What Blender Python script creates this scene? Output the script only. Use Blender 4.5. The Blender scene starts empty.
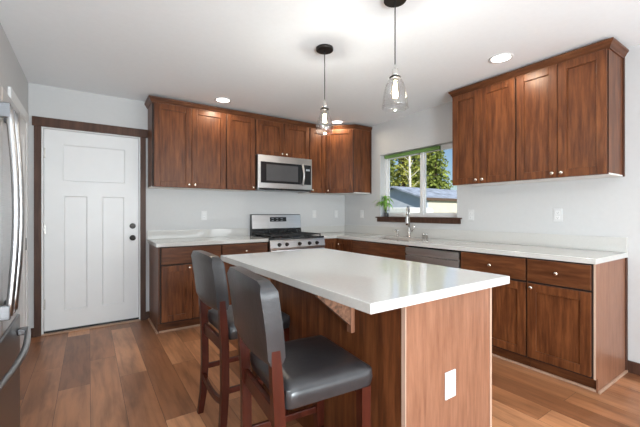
import bpy, bmesh, math, random
from mathutils import Vector, Matrix
random.seed(7)
SC = bpy.context.scene
COL = SC.collection
R = math.radians
# ------------------------------------------------------------------ camera, sky, sun, area lights, exposure
CAM_H = 1.219
cam = bpy.data.cameras.new('camera'); camo = bpy.data.objects.new('camera', cam); COL.objects.link(camo)
camo.location = (0, 0, CAM_H); camo.rotation_euler = (R(90), 0, R(-34.05))
cam.sensor_width = 36; cam.lens = 341.9/640*36; cam.shift_y = -0.0009; cam.clip_start = 0.05
SC.camera = camo
w = bpy.data.worlds.new('sky'); SC.world = w; w.use_nodes = True
nt = w.node_tree; nt.nodes.clear()
sky = nt.nodes.new('ShaderNodeTexSky'); sky.sky_type = 'NISHITA'; sky.sun_disc = False
sky.sun_elevation = R(38); sky.sun_rotation = R(165); sky.air_density = 1.0; sky.dust_density = 0.3; sky.ozone_density = 3.0
bg = nt.nodes.new('ShaderNodeBackground'); bg.inputs['Strength'].default_value = 0.085
wo = nt.nodes.new('ShaderNodeOutputWorld')
nt.links.new(sky.outputs[0], bg.inputs[0]); nt.links.new(bg.outputs[0], wo.inputs[0])
sl = bpy.data.lights.new('sun', 'SUN'); sl.energy = 4.2; sl.angle = R(1); sl.color = (1, .95, .86)
so = bpy.data.objects.new('sun', sl); COL.objects.link(so)
so.location = (5, -8, 12); so.rotation_euler = Vector((0.35, 0.80, -0.55)).to_track_quat('-Z', 'Y').to_euler()

def area(name, loc, direction, sx, sy, energy, color=(1, 1, 1)):
    l = bpy.data.lights.new(name, 'AREA'); l.shape = 'RECTANGLE'; l.size = sx; l.size_y = sy
    l.energy = energy; l.color = color
    o = bpy.data.objects.new(name, l); COL.objects.link(o); o.location = loc
    o.rotation_euler = Vector(direction).to_track_quat('-Z', 'Z').to_euler()
    return o
# added fill lamps before solid walls, standing in for unseen daylight behind the camera
FILL_TINT = (.865, .955, 1)
area('rear_daylight_fill', (1.45, -3.27, 1.15), (0, 1, .38), 3.4, 2.0, 64, FILL_TINT)
area('right_fill', (3.40, -1.6, 1.45), (-1, 0.3, 0.2), 2.0, 1.3, 18, FILL_TINT)
area('left_fill', (-1.17, -1.4, 1.45), (1, 0.3, .2), 2.2, 1.3, 12, FILL_TINT)
# fill lamp added behind the camera, aimed up and forward to brighten the room
area('ceiling_fill', (.35, -1.9, .95), (.22, .9, .72), .7, .7, 92, FILL_TINT)
SC.view_settings.view_transform = 'Standard'; SC.view_settings.look = 'None'
SC.view_settings.gamma = 1; SC.view_settings.use_curve_mapping = False
SC.view_settings.exposure = 0.64
# ------------------------------------------------------------------ materials
def nodes_of(name):
    m = bpy.data.materials.new(name); m.use_nodes = True
    n = m.node_tree; b = n.nodes['Principled BSDF']
    return m, n, b
def ramp(n, pts):
    r = n.nodes.new('ShaderNodeValToRGB'); e = r.color_ramp.elements
    while len(e) < len(pts): e.new(.5)
    for k, (p, c) in enumerate(pts): e[k].position = p; e[k].color = (*c, 1)
    return r
def coords(n, scale=(1, 1, 1), rnd=True, rot=(0, 0, 0)):
    tc = n.nodes.new('ShaderNodeTexCoord'); mp = n.nodes.new('ShaderNodeMapping')
    mp.inputs['Scale'].default_value = scale; mp.inputs['Rotation'].default_value = rot
    if rnd:
        oi = n.nodes.new('ShaderNodeObjectInfo'); ml = n.nodes.new('ShaderNodeMath'); ml.operation = 'MULTIPLY'
        ml.inputs[1].default_value = 37.
        ad = n.nodes.new('ShaderNodeVectorMath'); ad.operation = 'ADD'
        n.links.new(oi.outputs['Random'], ml.inputs[0]); n.links.new(ml.outputs[0], ad.inputs[0])
        n.links.new(tc.outputs['Object'], ad.inputs[1]); n.links.new(ad.outputs[0], mp.inputs[0])
    else: n.links.new(tc.outputs['Object'], mp.inputs[0])
    return mp
def noise(n, mp, scale, detail=4, rough=.55, dist=0):
    t = n.nodes.new('ShaderNodeTexNoise'); t.inputs['Scale'].default_value = scale
    t.inputs['Detail'].default_value = detail; t.inputs['Roughness'].default_value = rough
    t.inputs['Distortion'].default_value = dist
    n.links.new(mp.outputs[0], t.inputs['Vector']); return t
def mix(n, a, b, fac, mode='MIX'):
    m = n.nodes.new('ShaderNodeMix'); m.data_type = 'RGBA'; m.blend_type = mode
    for s, v in ((m.inputs['Factor'], fac), (m.inputs['A'], a), (m.inputs['B'], b)):
        if hasattr(v, 'links') or hasattr(v, 'is_linked'): n.links.new(v, s)
        elif isinstance(v, (int, float)): s.default_value = v
        else: s.default_value = (*v, 1)
    return m.outputs['Result']
def bump(n, b, h, strength, dist=.002):
    bp = n.nodes.new('ShaderNodeBump'); bp.inputs['Strength'].default_value = strength; bp.inputs['Distance'].default_value = dist
    n.links.new(h, bp.inputs['Height']); n.links.new(bp.outputs[0], b.inputs['Normal'])
def plain(name, col, rough=.5, metal=0, var=.06, scale=8, **kw):
    m, n, b = nodes_of(name)
    mp = coords(n); t = noise(n, mp, scale, 3)
    lo = tuple(max(0, c*(1-var)) for c in col); hi = tuple(min(1, c*(1+var)) for c in col)
    r = ramp(n, [(.3, lo), (.7, hi)]); n.links.new(t.outputs['Fac'], r.inputs[0]); n.links.new(r.outputs[0], b.inputs['Base Color'])
    b.inputs['Roughness'].default_value = rough; b.inputs['Metallic'].default_value = metal
    for k, v in kw.items(): b.inputs[k].default_value = v
    return m
def wood(name, dark, mid, light, grain='z', rough=.36, blotch=.5, fine=1.0):
    m, n, b = nodes_of(name)
    s = {'z': (1, 1, .1), 'x': (.1, 1, 1), 'y': (1, .1, 1), 'h': (.12, .12, 1)}[grain]
    mp = coords(n, s)
    t = noise(n, mp, 34*fine, 6, .62, .15)
    r = ramp(n, [(.28, dark), (.5, mid), (.74, light)]); n.links.new(t.outputs['Fac'], r.inputs[0])
    mp2 = coords(n, tuple(max(v, .45) for v in s)); t2 = noise(n, mp2, 4.2, 3, .6)
    r2 = ramp(n, [(.3, (.52, .5, .48)), (.55, (1, 1, 1)), (.8, (1.0, 1.0, 1.0))]); n.links.new(t2.outputs['Fac'], r2.inputs[0])
    c = mix(n, r.outputs[0], r2.outputs[0], blotch, 'MULTIPLY')
    n.links.new(c, b.inputs['Base Color']); b.inputs['Roughness'].default_value = rough
    b.inputs['Specular IOR Level'].default_value = .28
    bump(n, b, t.outputs['Fac'], .06)
    return m
M = {}
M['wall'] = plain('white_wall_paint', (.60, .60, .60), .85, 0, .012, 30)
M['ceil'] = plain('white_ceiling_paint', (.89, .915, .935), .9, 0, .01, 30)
M['white'] = plain('white_gloss_paint', (.80, .80, .80), .4, 0, .015, 6)
M['vinyl'] = plain('white_vinyl', (.80, .80, .80), .35, 0, .01)
M['plate'] = plain('white_plastic', (.70, .70, .70), .35, 0, .01)
M['slot'] = plain('dark_slot', (.09, .09, .09), .6)
M['cab'] = wood('stained_alder', (.064, .0195, .0075), (.138, .0445, .0155), (.235, .083, .029), 'z')
M['cabh'] = wood('stained_alder_horizontal', (.060, .019, .0075), (.118, .040, .015), (.185, .068, .026), 'h')
M['gapshade'] = plain('cabinet_gap_shade', (.022, .011, .008), .7)  # near-black sheets behind the doors paint shade into the gaps
M['pale'] = plain('pale_underside_panel', (.78, .76, .73), .6, 0, .03)
M['edge'] = wood('lit_edge_wood', (.50, .34, .25), (.58, .41, .31), (.64, .47, .36), 'z', .45, .1)  # edge strips paled: light on the panel edges painted into the colour
M['shoe'] = wood('tan_shoe_moulding', (.40, .25, .17), (.48, .31, .22), (.55, .37, .27), 'h', .5, .1)
M['panel'] = wood('lit_cabinet_wood', (.205, .088, .050), (.275, .125, .073), (.340, .163, .099), 'z', .34, .12, 1.5)  # lighter copy of the cabinet wood: light from behind painted in
M['trim'] = wood('dark_stained_trim', (.050, .022, .014), (.082, .038, .024), (.115, .056, .036), 'z', .45, .3)
M['corbel'] = plain('raw_brown_corbel', (.17, .08, .045), .7, 0, .55, 60)
M['stool'] = wood('cherry_stool_wood', (.036, .006, .003), (.064, .012, .006), (.092, .020, .010), 'z', .3, .3)
M['nickel'] = plain('satin_nickel', (.80, .72, .62), .25, 1, .03)
M['chrome'] = plain('brushed_faucet_steel', (.62, .61, .59), .25, 1, .03)
M['bronze'] = plain('dark_bronze', (.045, .04, .037), .4, .8, .1)
M['black'] = plain('black_enamel', (.014, .014, .015), .25, 0, .1)
M['iron'] = plain('cast_iron', (.022, .022, .023), .55, .2, .2)
M['bglass'] = plain('black_oven_glass', (.02, .021, .023), .06, 0, .05)
M['cord'] = plain('black_cord', (.02, .02, .02), .6)
M['hinge'] = plain('satin_hinge_steel', (.55, .53, .5), .35, 1, .03)
M['green'] = plain('green_strip', (.16, .30, .08), .8, 0, .08, 30)
def steel(name, col, rough):
    m, n, b = nodes_of(name); mp = coords(n, (.6, .6, 60)); t = noise(n, mp, 6, 3)
    r = ramp(n, [(.3, tuple(c*.9 for c in col)), (.7, tuple(min(1, c*1.06) for c in col))])
    n.links.new(t.outputs['Fac'], r.inputs[0]); n.links.new(r.outputs[0], b.inputs['Base Color'])
    b.inputs['Metallic'].default_value = 1; b.inputs['Roughness'].default_value = rough
    bump(n, b, t.outputs['Fac'], .03, .001); return m
M['steel'] = steel('stainless_steel', (.66, .66, .665), .30)
M['steeld'] = steel('stainless_steel_dark', (.36, .37, .38), .32)
M['sink'] = steel('sink_steel', (.55, .55, .55), .35)
def leather():
    m, n, b = nodes_of('charcoal_leather'); mp = coords(n)
    t = noise(n, mp, 9, 4); r = ramp(n, [(.3, (.020, .019, .021)), (.7, (.034, .033, .036))])
    n.links.new(t.outputs['Fac'], r.inputs[0]); n.links.new(r.outputs[0], b.inputs['Base Color'])
    v = n.nodes.new('ShaderNodeTexVoronoi'); v.inputs['Scale'].default_value = 240; n.links.new(mp.outputs[0], v.inputs['Vector'])
    t3 = noise(n, mp, 16, 5)
    ad = n.nodes.new('ShaderNodeMath'); ad.operation = 'MULTIPLY_ADD'; ad.inputs[1].default_value = .12
    n.links.new(v.outputs['Distance'], ad.inputs[0]); n.links.new(t3.outputs['Fac'], ad.inputs[2])
    bump(n, b, ad.outputs[0], .22, .006)
    b.inputs['Roughness'].default_value = .31; b.inputs['Specular IOR Level'].default_value = .6; return m
M['leather'] = leather()
def quartz():
    m, n, b = nodes_of('white_quartz'); mp = coords(n, rnd=False); t = noise(n, mp, 90, 4)
    r = ramp(n, [(.3, (.60, .59, .565)), (.6, (.625, .615, .59)), (.8, (.635, .625, .60))])
    n.links.new(t.outputs['Fac'], r.inputs[0]); n.links.new(r.outputs[0], b.inputs['Base Color'])
    b.inputs['Roughness'].default_value = .05; b.inputs['Specular IOR Level'].default_value = .7; return m
M['quartz'] = quartz()
def floor_mat():
    m, n, b = nodes_of('vinyl_plank_floor')
    mp = coords(n, rnd=False, rot=(0, 0, R(90)))
    br = n.nodes.new('ShaderNodeTexBrick'); br.offset = .37; br.offset_frequency = 2
    for k, v in (('Scale', 1), ('Brick Width', 1.22), ('Row Height', .182), ('Mortar Size', .0012), ('Mortar Smooth', .1), ('Bias', 0)): br.inputs[k].default_value = v
    br.inputs['Color1'].default_value = (0, 0, 0, 1); br.inputs['Color2'].default_value = (1, 1, 1, 1); br.inputs['Mortar'].default_value = (.3, .3, .3, 1)
    n.links.new(mp.outputs[0], br.inputs['Vector'])
    # a per-plank offset for the grain
    tc = n.nodes.new('ShaderNodeTexCoord'); sc = n.nodes.new('ShaderNodeVectorMath'); sc.operation = 'SCALE'; sc.inputs['Scale'].default_value = 31
    n.links.new(br.outputs['Color'], sc.inputs[0])
    ad = n.nodes.new('ShaderNodeVectorMath'); ad.operation = 'ADD'; n.links.new(tc.outputs['Object'], ad.inputs[0]); n.links.new(sc.outputs[0], ad.inputs[1])
    m2 = n.nodes.new('ShaderNodeMapping'); m2.inputs['Scale'].default_value = (1, .085, 1); n.links.new(ad.outputs[0], m2.inputs[0])
    g = noise(n, m2, 26, 6, .62, .5)
    m3 = n.nodes.new('ShaderNodeMapping'); m3.inputs['Scale'].default_value = (1, .28, 1); n.links.new(ad.outputs[0], m3.inputs[0])
    g2 = noise(n, m3, 6, 3, .55, .4)
    base = ramp(n, [(0, (.23, .093, .042)), (.35, (.37, .158, .072)), (.65, (.46, .205, .096)), (1, (.63, .305, .155))])
    n.links.new(br.outputs['Color'], base.inputs[0])
    gr = ramp(n, [(.3, (.55, .50, .46)), (.55, (1, 1, 1)), (.75, (1.2, 1.17, 1.13))]); n.links.new(g.outputs['Fac'], gr.inputs[0])
    gr2 = ramp(n, [(.32, (.55, .53, .52)), (.52, (1, 1, 1)), (.75, (1.15, 1.13, 1.1))]); n.links.new(g2.outputs['Fac'], gr2.inputs[0])
    c = mix(n, base.outputs[0], gr.outputs[0], .65, 'MULTIPLY'); c = mix(n, c, gr2.outputs[0], .8, 'MULTIPLY')
    c = mix(n, c, (.07, .035, .018), br.outputs['Fac'])
    n.links.new(c, b.inputs['Base Color']); b.inputs['Roughness'].default_value = .34; b.inputs['Specular IOR Level'].default_value = .4
    bump(n, b, g.outputs['Fac'], .05); return m
M['floor'] = floor_mat()
def glass(name, rough=0, ior=1.45, tint=(1, 1, 1)):
    m, n, b = nodes_of(name); b.inputs['Base Color'].default_value = (*tint, 1)
    b.inputs['Transmission Weight'].default_value = 1; b.inputs['Roughness'].default_value = rough; b.inputs['IOR'].default_value = ior
    return m
def thin_glass(name, tint, ior, base):
    m, n, b = nodes_of(name); n.nodes.remove(b); out = n.nodes['Material Output']
    tr = n.nodes.new('ShaderNodeBsdfTransparent'); tr.inputs[0].default_value = (*tint, 1)
    gl = n.nodes.new('ShaderNodeBsdfGlossy'); gl.inputs['Roughness'].default_value = .02
    lw = n.nodes.new('ShaderNodeLayerWeight'); lw.inputs['Blend'].default_value = .5
    pw = n.nodes.new('ShaderNodeMath'); pw.operation = 'POWER'; pw.inputs[1].default_value = 4; n.links.new(lw.outputs['Facing'], pw.inputs[0])
    ad = n.nodes.new('ShaderNodeMath'); ad.operation = 'MULTIPLY_ADD'; ad.inputs[1].default_value = ior; ad.inputs[2].default_value = base; ad.use_clamp = True
    n.links.new(pw.outputs[0], ad.inputs[0])
    mx = n.nodes.new('ShaderNodeMixShader'); n.links.new(ad.outputs[0], mx.inputs[0]); n.links.new(tr.outputs[0], mx.inputs[1]); n.links.new(gl.outputs[0], mx.inputs[2])
    n.links.new(mx.outputs[0], out.inputs[0]); return m
M['glass'] = thin_glass('clear_shade_glass', (.94, .94, .94), .55, .08)
M['pane'] = thin_glass('window_glass', (.97, .98, .98), .3, .004)
M['vase'] = glass('vase_glass', .03, 1.35, (.85, .9, .92))
M['bulbglass'] = thin_glass('bulb_glass', (1, .95, .86), .3, .015)
def emit(name, col, s):
    m, n, b = nodes_of(name); b.inputs['Base Color'].default_value = (*col, 1); b.inputs['Emission Color'].default_value = (*col, 1); b.inputs['Emission Strength'].default_value = s
    return m
M['filament'] = emit('glowing_filament', (1, .86, .66), 60)
M['lens'] = emit('lit_light_lens', (1, .97, .92), 5)
M['mesh'] = plain('microwave_mesh_grey', (.085, .085, .088), .2)
M['steelk'] = steel('darkened_steel', (.20, .205, .215), .3)  # darker steel copy: floor reflection painted into the freezer drawer colour
M['handle'] = steel('fridge_handle_steel', (.46, .46, .465), .3)
M['display'] = plain('black_display', (.018, .018, .02), .15)
M['digits'] = emit('display_marks', (.35, .38, .4), .1)
# ------------------------------------------------------------------ geometry helpers
class MB:
    def __init__(s): s.bm = bmesh.new()
    def frame(s, o, u, v, n, a, b, c, bev=0):
        """box in a frame: origin o, axes u v n, ranges a b c"""
        o, u, v, n = Vector(o), Vector(u), Vector(v), Vector(n)
        P = [s.bm.verts.new(o+u*a[i]+v*b[j]+n*c[k]) for i in (0, 1) for j in (0, 1) for k in (0, 1)]
        F = [(0, 1, 3, 2), (4, 6, 7, 5), (0, 4, 5, 1), (2, 3, 7, 6), (0, 2, 6, 4), (1, 5, 7, 3)]
        fs = [s.bm.faces.new([P[i] for i in f]) for f in F]
        bmesh.ops.recalc_face_normals(s.bm, faces=fs)
        if bev:
            es = list({e for f in fs for e in f.edges})
            bmesh.ops.bevel(s.bm, geom=es, offset=bev, segments=2, profile=.5, affect='EDGES')
        return s
    def box(s, x0, x1, y0, y1, z0, z1, bev=0):
        return s.frame((0, 0, 0), (1, 0, 0), (0, 1, 0), (0, 0, 1), (x0, x1), (y0, y1), (z0, z1), bev)
    def prism(s, pts, z0, z1, bev=0):
        return s.extr([Vector((x, y, z0)) for x, y in pts], Vector((0, 0, z1-z0)), bev)
    def extr(s, pts, d, bev=0):
        a = [s.bm.verts.new(Vector(p)) for p in pts]; b = [s.bm.verts.new(Vector(p)+Vector(d)) for p in pts]
        n = len(a); fs = [s.bm.faces.new(a[::-1]), s.bm.faces.new(b)]
        for i in range(n): fs.append(s.bm.faces.new((a[i], a[(i+1) % n], b[(i+1) % n], b[i])))
        bmesh.ops.recalc_face_normals(s.bm, faces=fs)
        if bev:
            es = list({e for f in fs for e in f.edges})
            bmesh.ops.bevel(s.bm, geom=es, offset=bev, segments=2, profile=.5, affect='EDGES')
        return s
    def lathe(s, prof, c=(0, 0, 0), axis=(0, 0, 1), seg=24, closed=False, cap=True):
        q = Vector((0, 0, 1)).rotation_difference(Vector(axis).normalized()); c = Vector(c); rings = []
        for r, h in prof:
            rings.append([s.bm.verts.new(c+q@Vector((r*math.cos(2*math.pi*k/seg), r*math.sin(2*math.pi*k/seg), h))) for k in range(seg)])
        fs = []
        pairs = list(zip(rings, rings[1:]))
        if closed: pairs.append((rings[-1], rings[0]))
        for A, B in pairs:
            for k in range(seg): fs.append(s.bm.faces.new((A[k], A[(k+1) % seg], B[(k+1) % seg], B[k])))
        if cap and not closed:
            fs.append(s.bm.faces.new(rings[0][::-1])); fs.append(s.bm.faces.new(rings[-1]))
        bmesh.ops.recalc_face_normals(s.bm, faces=fs)
        for f in fs: f.smooth = len(f.verts) == 4
        return s
    def tube(s, pts, r, seg=10, cap=True):
        pts = [Vector(p) for p in pts]; n = len(pts); rs = r if isinstance(r, (list, tuple)) else [r]*n; rings = []
        up = None
        for i, p in enumerate(pts):
            d = (pts[min(i+1, n-1)]-pts[max(i-1, 0)]).normalized()
            if up is None: up = d.orthogonal().normalized()
            up = (up-d*up.dot(d)).normalized(); sd = d.cross(up)
            rings.append([s.bm.verts.new(p+(up*math.cos(2*math.pi*k/seg)+sd*math.sin(2*math.pi*k/seg))*rs[i]) for k in range(seg)])
        fs = []
        for A, B in zip(rings, rings[1:]):
            for k in range(seg): fs.append(s.bm.faces.new((A[k], A[(k+1) % seg], B[(k+1) % seg], B[k])))
        if cap: fs.append(s.bm.faces.new(rings[0][::-1])); fs.append(s.bm.faces.new(rings[-1]))
        bmesh.ops.recalc_face_normals(s.bm, faces=fs)
        for f in fs: f.smooth = len(f.verts) == 4
        return s
    def beam(s, sec):
        """loft rectangles: list of (centre, half_x, half_y) stacked along z-ish path"""
        rings = []
        for c, hx, hy in sec:
            c = Vector(c); rings.append([s.bm.verts.new(c+Vector(d)) for d in ((-hx, -hy, 0), (hx, -hy, 0), (hx, hy, 0), (-hx, hy, 0))])
        fs = [s.bm.faces.new(rings[0][::-1]), s.bm.faces.new(rings[-1])]
        for A, B in zip(rings, rings[1:]):
            for k in range(4): fs.append(s.bm.faces.new((A[k], A[(k+1) % 4], B[(k+1) % 4], B[k])))
        bmesh.ops.recalc_face_normals(s.bm, faces=fs); return s
    def build(s, name, mat, parent=None, smooth=False):
        off = Vector((0, 0, 0)); p = parent
        while p is not None: off += p.location; p = p.parent
        for v in s.bm.verts: v.co -= off
        if parent is None:      # a thing of one mesh: origin at the middle of its base
            xs = [v.co.copy() for v in s.bm.verts]
            o0 = Vector(((min(c.x for c in xs)+max(c.x for c in xs))/2, (min(c.y for c in xs)+max(c.y for c in xs))/2, min(c.z for c in xs)))
            for v in s.bm.verts: v.co -= o0
        me = bpy.data.meshes.new(name); 
        if smooth:
            for f in s.bm.faces: f.smooth = True
        s.bm.to_mesh(me); s.bm.free()
        o = bpy.data.objects.new(name, me); COL.objects.link(o); me.materials.append(M[mat] if isinstance(mat, str) else mat)
        if parent is not None: o.parent = parent
        else: o.location = o0
        return o
def tag(o, label=None, cat=None, group=None, kind=None):
    for k, v in (('label', label), ('category', cat), ('group', group), ('kind', kind)):
        if v: o[k] = v
    return o
def thing(name, label, cat, loc, group=None, kind=None):
    o = bpy.data.objects.new(name, None); o.empty_display_size = .1; COL.objects.link(o); o.location = loc
    return tag(o, label, cat, group, kind)
def struct(name, mb, mat, label=None): return tag(mb.build(name, mat), label, None, None, 'structure')
def subsurf(o, lv=2):
    m = o.modifiers.new('s', 'SUBSURF'); m.levels = lv; m.render_levels = lv
# ------------------------------------------------------------------ room shell
D, RX, LX, H = 4.36, 3.43, -.49, 2.49
Y0 = -3.4; WX = -1.25
struct('floor', MB().box(WX-.1, RX+.12, Y0-.1, D+.14, -.06, 0), 'floor', 'warm brown wood plank floor')
struct('ceiling', MB().box(WX-.1, RX+.12, Y0-.1, D+.14, H, H+.1), 'ceil', 'smooth white ceiling')
dx0, dx1, dz = -.391, .483, 2.077
wb = MB(); wb.box(WX-.1, dx0, D, D+.14, 0, H); wb.box(dx1, RX+.12, D, D+.14, 0, H); wb.box(dx0, dx1, D, D+.14, dz, H)
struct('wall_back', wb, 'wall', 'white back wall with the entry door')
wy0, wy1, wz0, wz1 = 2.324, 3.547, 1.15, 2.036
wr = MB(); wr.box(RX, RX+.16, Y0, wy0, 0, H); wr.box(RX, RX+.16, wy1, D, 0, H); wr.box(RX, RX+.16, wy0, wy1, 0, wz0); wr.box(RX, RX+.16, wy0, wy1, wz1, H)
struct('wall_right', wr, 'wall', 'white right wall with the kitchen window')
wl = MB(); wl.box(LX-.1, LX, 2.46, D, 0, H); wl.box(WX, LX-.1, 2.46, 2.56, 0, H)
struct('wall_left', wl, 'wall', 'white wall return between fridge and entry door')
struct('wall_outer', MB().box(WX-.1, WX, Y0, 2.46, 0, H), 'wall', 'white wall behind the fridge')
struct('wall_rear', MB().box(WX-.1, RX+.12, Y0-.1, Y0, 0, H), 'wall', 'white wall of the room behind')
# door
d1 = thing('door_1', 'white three panel entry door in a dark stained wood frame', None, ((dx0+dx1)/2, D, 0), kind='structure')
def panel_door(o, u, v, n, w0, w1, z0, z1, panels, t=.04, rec=.012):
    """slab with recessed flat panels (grid of boxes)"""
    mb = MB()
    us = sorted({w0, w1} | {p[0] for p in panels} | {p[1] for p in panels}); zs = sorted({z0, z1} | {p[2] for p in panels} | {p[3] for p in panels})
    mb.frame(o, u, v, n, (w0, w1), (z0, z1), (-t, -rec))
    for a, b in zip(us, us[1:]):
        for c, e in zip(zs, zs[1:]):
            mu, mz = (a+b)/2, (c+e)/2
            if any(p[0] < mu < p[1] and p[2] < mz < p[3] for p in panels): continue
            mb.frame(o, u, v, n, (a, b), (c, e), (-rec, 0))
    for p in panels:      # sloped sticking round each panel
        k = .012
        for (ua, za), (ub, zb_) in (((p[0], p[2]), (p[1], p[2])), ((p[1], p[2]), (p[1], p[3])), ((p[1], p[3]), (p[0], p[3])), ((p[0], p[3]), (p[0], p[2]))):
            cu, cz = (p[0]+p[1])/2, (p[2]+p[3])/2
            def ins(a, c): return a+(k if a < cu else -k), c+(k if c < cz else -k)
            O, U, V, N = Vector(o), Vector(u), Vector(v), Vector(n)
            q = [O+U*ua+V*za-N*.002, O+U*ub+V*zb_-N*.002, O+U*ins(ub, zb_)[0]+V*ins(ub, zb_)[1]-N*rec, O+U*ins(ua, za)[0]+V*ins(ua, za)[1]-N*rec]
            f = mb.bm.faces.new([mb.bm.verts.new(x) for x in q]); f.normal_update()
            if f.normal.dot(N) < 0: f.normal_flip()
    return mb
panel_door((0, D+.03, 0), (1, 0, 0), (0, 0, 1), (0, -1, 0), -.372, .468, .03, 2.064,
           [(-.224, .335, 1.545, 1.925), (-.214, -.013, .215, 1.395), (.118, .327, .215, 1.395)]).build('door_slab', 'white', d1)
j = MB(); j.box(dx0, -.375, D-.001, D+.13, 0, dz); j.box(.471, dx1, D-.001, D+.13, 0, dz); j.box(-.375, .471, D-.001, D+.13, 2.067, dz); j.build('door_jamb', 'white', d1)
c = MB(); c.box(-.447, -.391, D-.02, D, 0, dz, .002); c.build('casing', 'trim', d1)
c = MB(); c.box(.483, .538, D-.02, D, 0, dz, .002); c.build('casing', 'trim', d1)
c = MB(); c.box(-.462, .556, D-.026, D, dz, 2.167, .002); c.build('head_casing', 'trim', d1)
MB().box(-.375, .471, D+.015, D+.07, .012, .029).build('door_sweep', 'black', d1)
MB().box(-.391, .483, D-.03, D+.1, .0005, .012, .003).build('threshold', 'shoe', d1)
for z in (.30, 1.06, 1.82): 
    hb = MB(); hb.box(-.381, -.362, D+.022, D+.031, z-.05, z+.05); hb.tube([(-.375, D+.018, z-.052), (-.375, D+.018, z+.052)], .006, 8); hb.build('hinge', 'hinge', d1)
kb = MB(); kb.lathe([(.031, 0), (.031, .006), (.012, .01), (.011, .03), (.024, .038), (.028, .05), (.022, .062), (.006, .066)], (.409, D+.03, .938), (0, -1, 0), 20); kb.build('door_knob', 'bronze', d1)
kb = MB(); kb.lathe([(.031, 0), (.031, .012), (.024, .016), (.022, .02)], (.409, D+.03, 1.072), (0, -1, 0), 20); kb.frame((.409, D+.03, 1.072), (1, 0, 0), (0, 0, 1), (0, -1, 0), (-.016, .016), (-.005, .005), (.018, .034), .002); kb.build('deadbolt', 'bronze', d1)
# closet door in the left wall (seen almost edge-on)
d2 = thing('door_2', 'white closet door in the left wall with a dark latch', None, (LX, 3.75, 0), kind='structure')
panel_door((LX+.012, 0, 0), (0, 1, 0), (0, 0, 1), (1, 0, 0), 3.42, 4.12, .012, 2.04, [(3.54, 4.0, 1.55, 1.92), (3.54, 4.0, .2, 1.4)], .011, .006).build('door_slab', 'white', d2)
c = MB(); c.box(LX+.0005, LX+.018, 3.34, 3.415, 0, 2.05, .002); c.box(LX+.0005, LX+.018, 4.125, 4.2, 0, 2.05, .002); c.box(LX+.0005, LX+.02, 3.33, 4.21, 2.05, 2.14, .002); c.build('casing', 'white', d2)
MB().box(LX+.012, LX+.016, 4.078, 4.108, .88, .99).build('latch_plate', 'bronze', d2)
# baseboards
struct('baseboard_right', MB().box(RX-.014, RX, Y0, .86, 0, .09, .002), 'trim', 'dark wood baseboard along the right wall')
bb = MB(); bb.box(LX, -.448, D-.014, D, 0, .09, .002); bb.box(.539, .583, D-.014, D, 0, .09, .002); struct('baseboard_back', bb, 'trim', 'short dark baseboard pieces beside the entry door')
struct('baseboard_left', MB().box(LX, LX+.012, 2.46, 3.32, 0, .09, .002), 'white', 'white baseboard along the left wall')
# window
wn = thing('window_1', 'white vinyl sliding window above the sink', None, (RX+.1, (wy0+wy1)/2, wz0), kind='structure')
x0, x1 = RX+.085, RX+.145
f = MB(); f.box(x0, x1, wy0, wy0+.035, wz0, wz1); f.box(x0, x1, wy1-.035, wy1, wz0, wz1); f.box(x0, x1, wy0+.035, wy1-.035, wz0, wz0+.05); f.box(x0, x1, wy0+.035, wy1-.035, wz1-.035, wz1); f.build('window_frame', 'vinyl', wn)
ym = 2.885
f = MB(); f.box(x0-.004, x1-.02, ym-.024, ym+.024, wz0+.05, wz1-.035, .002); f.build('meeting_stile', 'vinyl', wn)
for a, b_, xx in ((wy0+.035, ym-.024, x0+.012), (ym+.024, wy1-.035, x0+.03)):
    s_ = MB(); s_.box(xx, xx+.022, a, a+.022, wz0+.05, wz1-.035); s_.box(xx, xx+.022, b_-.022, b_, wz0+.05, wz1-.035); s_.box(xx, xx+.022, a+.022, b_-.022, wz0+.05, wz0+.072); s_.box(xx, xx+.022, a+.022, b_-.022, wz1-.057, wz1-.035)
    sh = s_.build('sash', 'vinyl', wn)
    MB().box(xx+.008, xx+.013, a+.022, b_-.022, wz0+.072, wz1-.057).build('pane', 'pane', sh)
s_ = MB(); s_.box(RX-.035, RX, 2.258, 3.61, wz0, wz0+.016, .003); s_.box(RX+.0005, RX+.084, wy0, wy1, wz0, wz0+.016); s_.build('window_sill', 'trim', wn)
MB().box(RX-.02, RX-.0005, 2.275, 3.592, 1.095, wz0, .002).build('apron', 'trim', wn)
tag(MB().box(RX+.05, RX+.082, 2.60, 3.515, 1.985, 2.028, .004).build('window_head_strip', 'green'), 'narrow green strip along the top of the kitchen window', 'window shade')  # narrow green strip set just below the window head
# ------------------------------------------------------------------ cabinets
ZV = (0, 0, 1)
def shaker(o, u, n, w0, w1, z0, z1, st=.062, rec=.0125, t=.02, h=False):
    mb = MB(); a = (o, u, ZV, n)
    mb.frame(*a, (w0, w0+st), (z0, z1), (0, t), .003); mb.frame(*a, (w1-st, w1), (z0, z1), (0, t), .003)
    mb.frame(*a, (w0+st, w1-st), (z0, z0+st), (0, t-.0004), .003); mb.frame(*a, (w0+st, w1-st), (z1-st, z1), (0, t-.0004), .003)
    mb.frame(*a, (w0+st-.002, w1-st+.002), (z0+st-.002, z1-st+.002), (0, t-rec))
    return mb
def knob(o, u, n, w, z, parent, t=.02, r=.0145):
    p = Vector(o)+Vector(u)*w+Vector((0, 0, z))+Vector(n)*t
    return MB().lathe([(.007, 0), (.0055, .008), (.006, .012), (r, .017), (r, .021), (r*.75, .026), (r*.2, .0275)], p, n, 14).build('knob', 'nickel', parent)
G = .002
ZB, ZT = 1.50, 2.418
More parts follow.
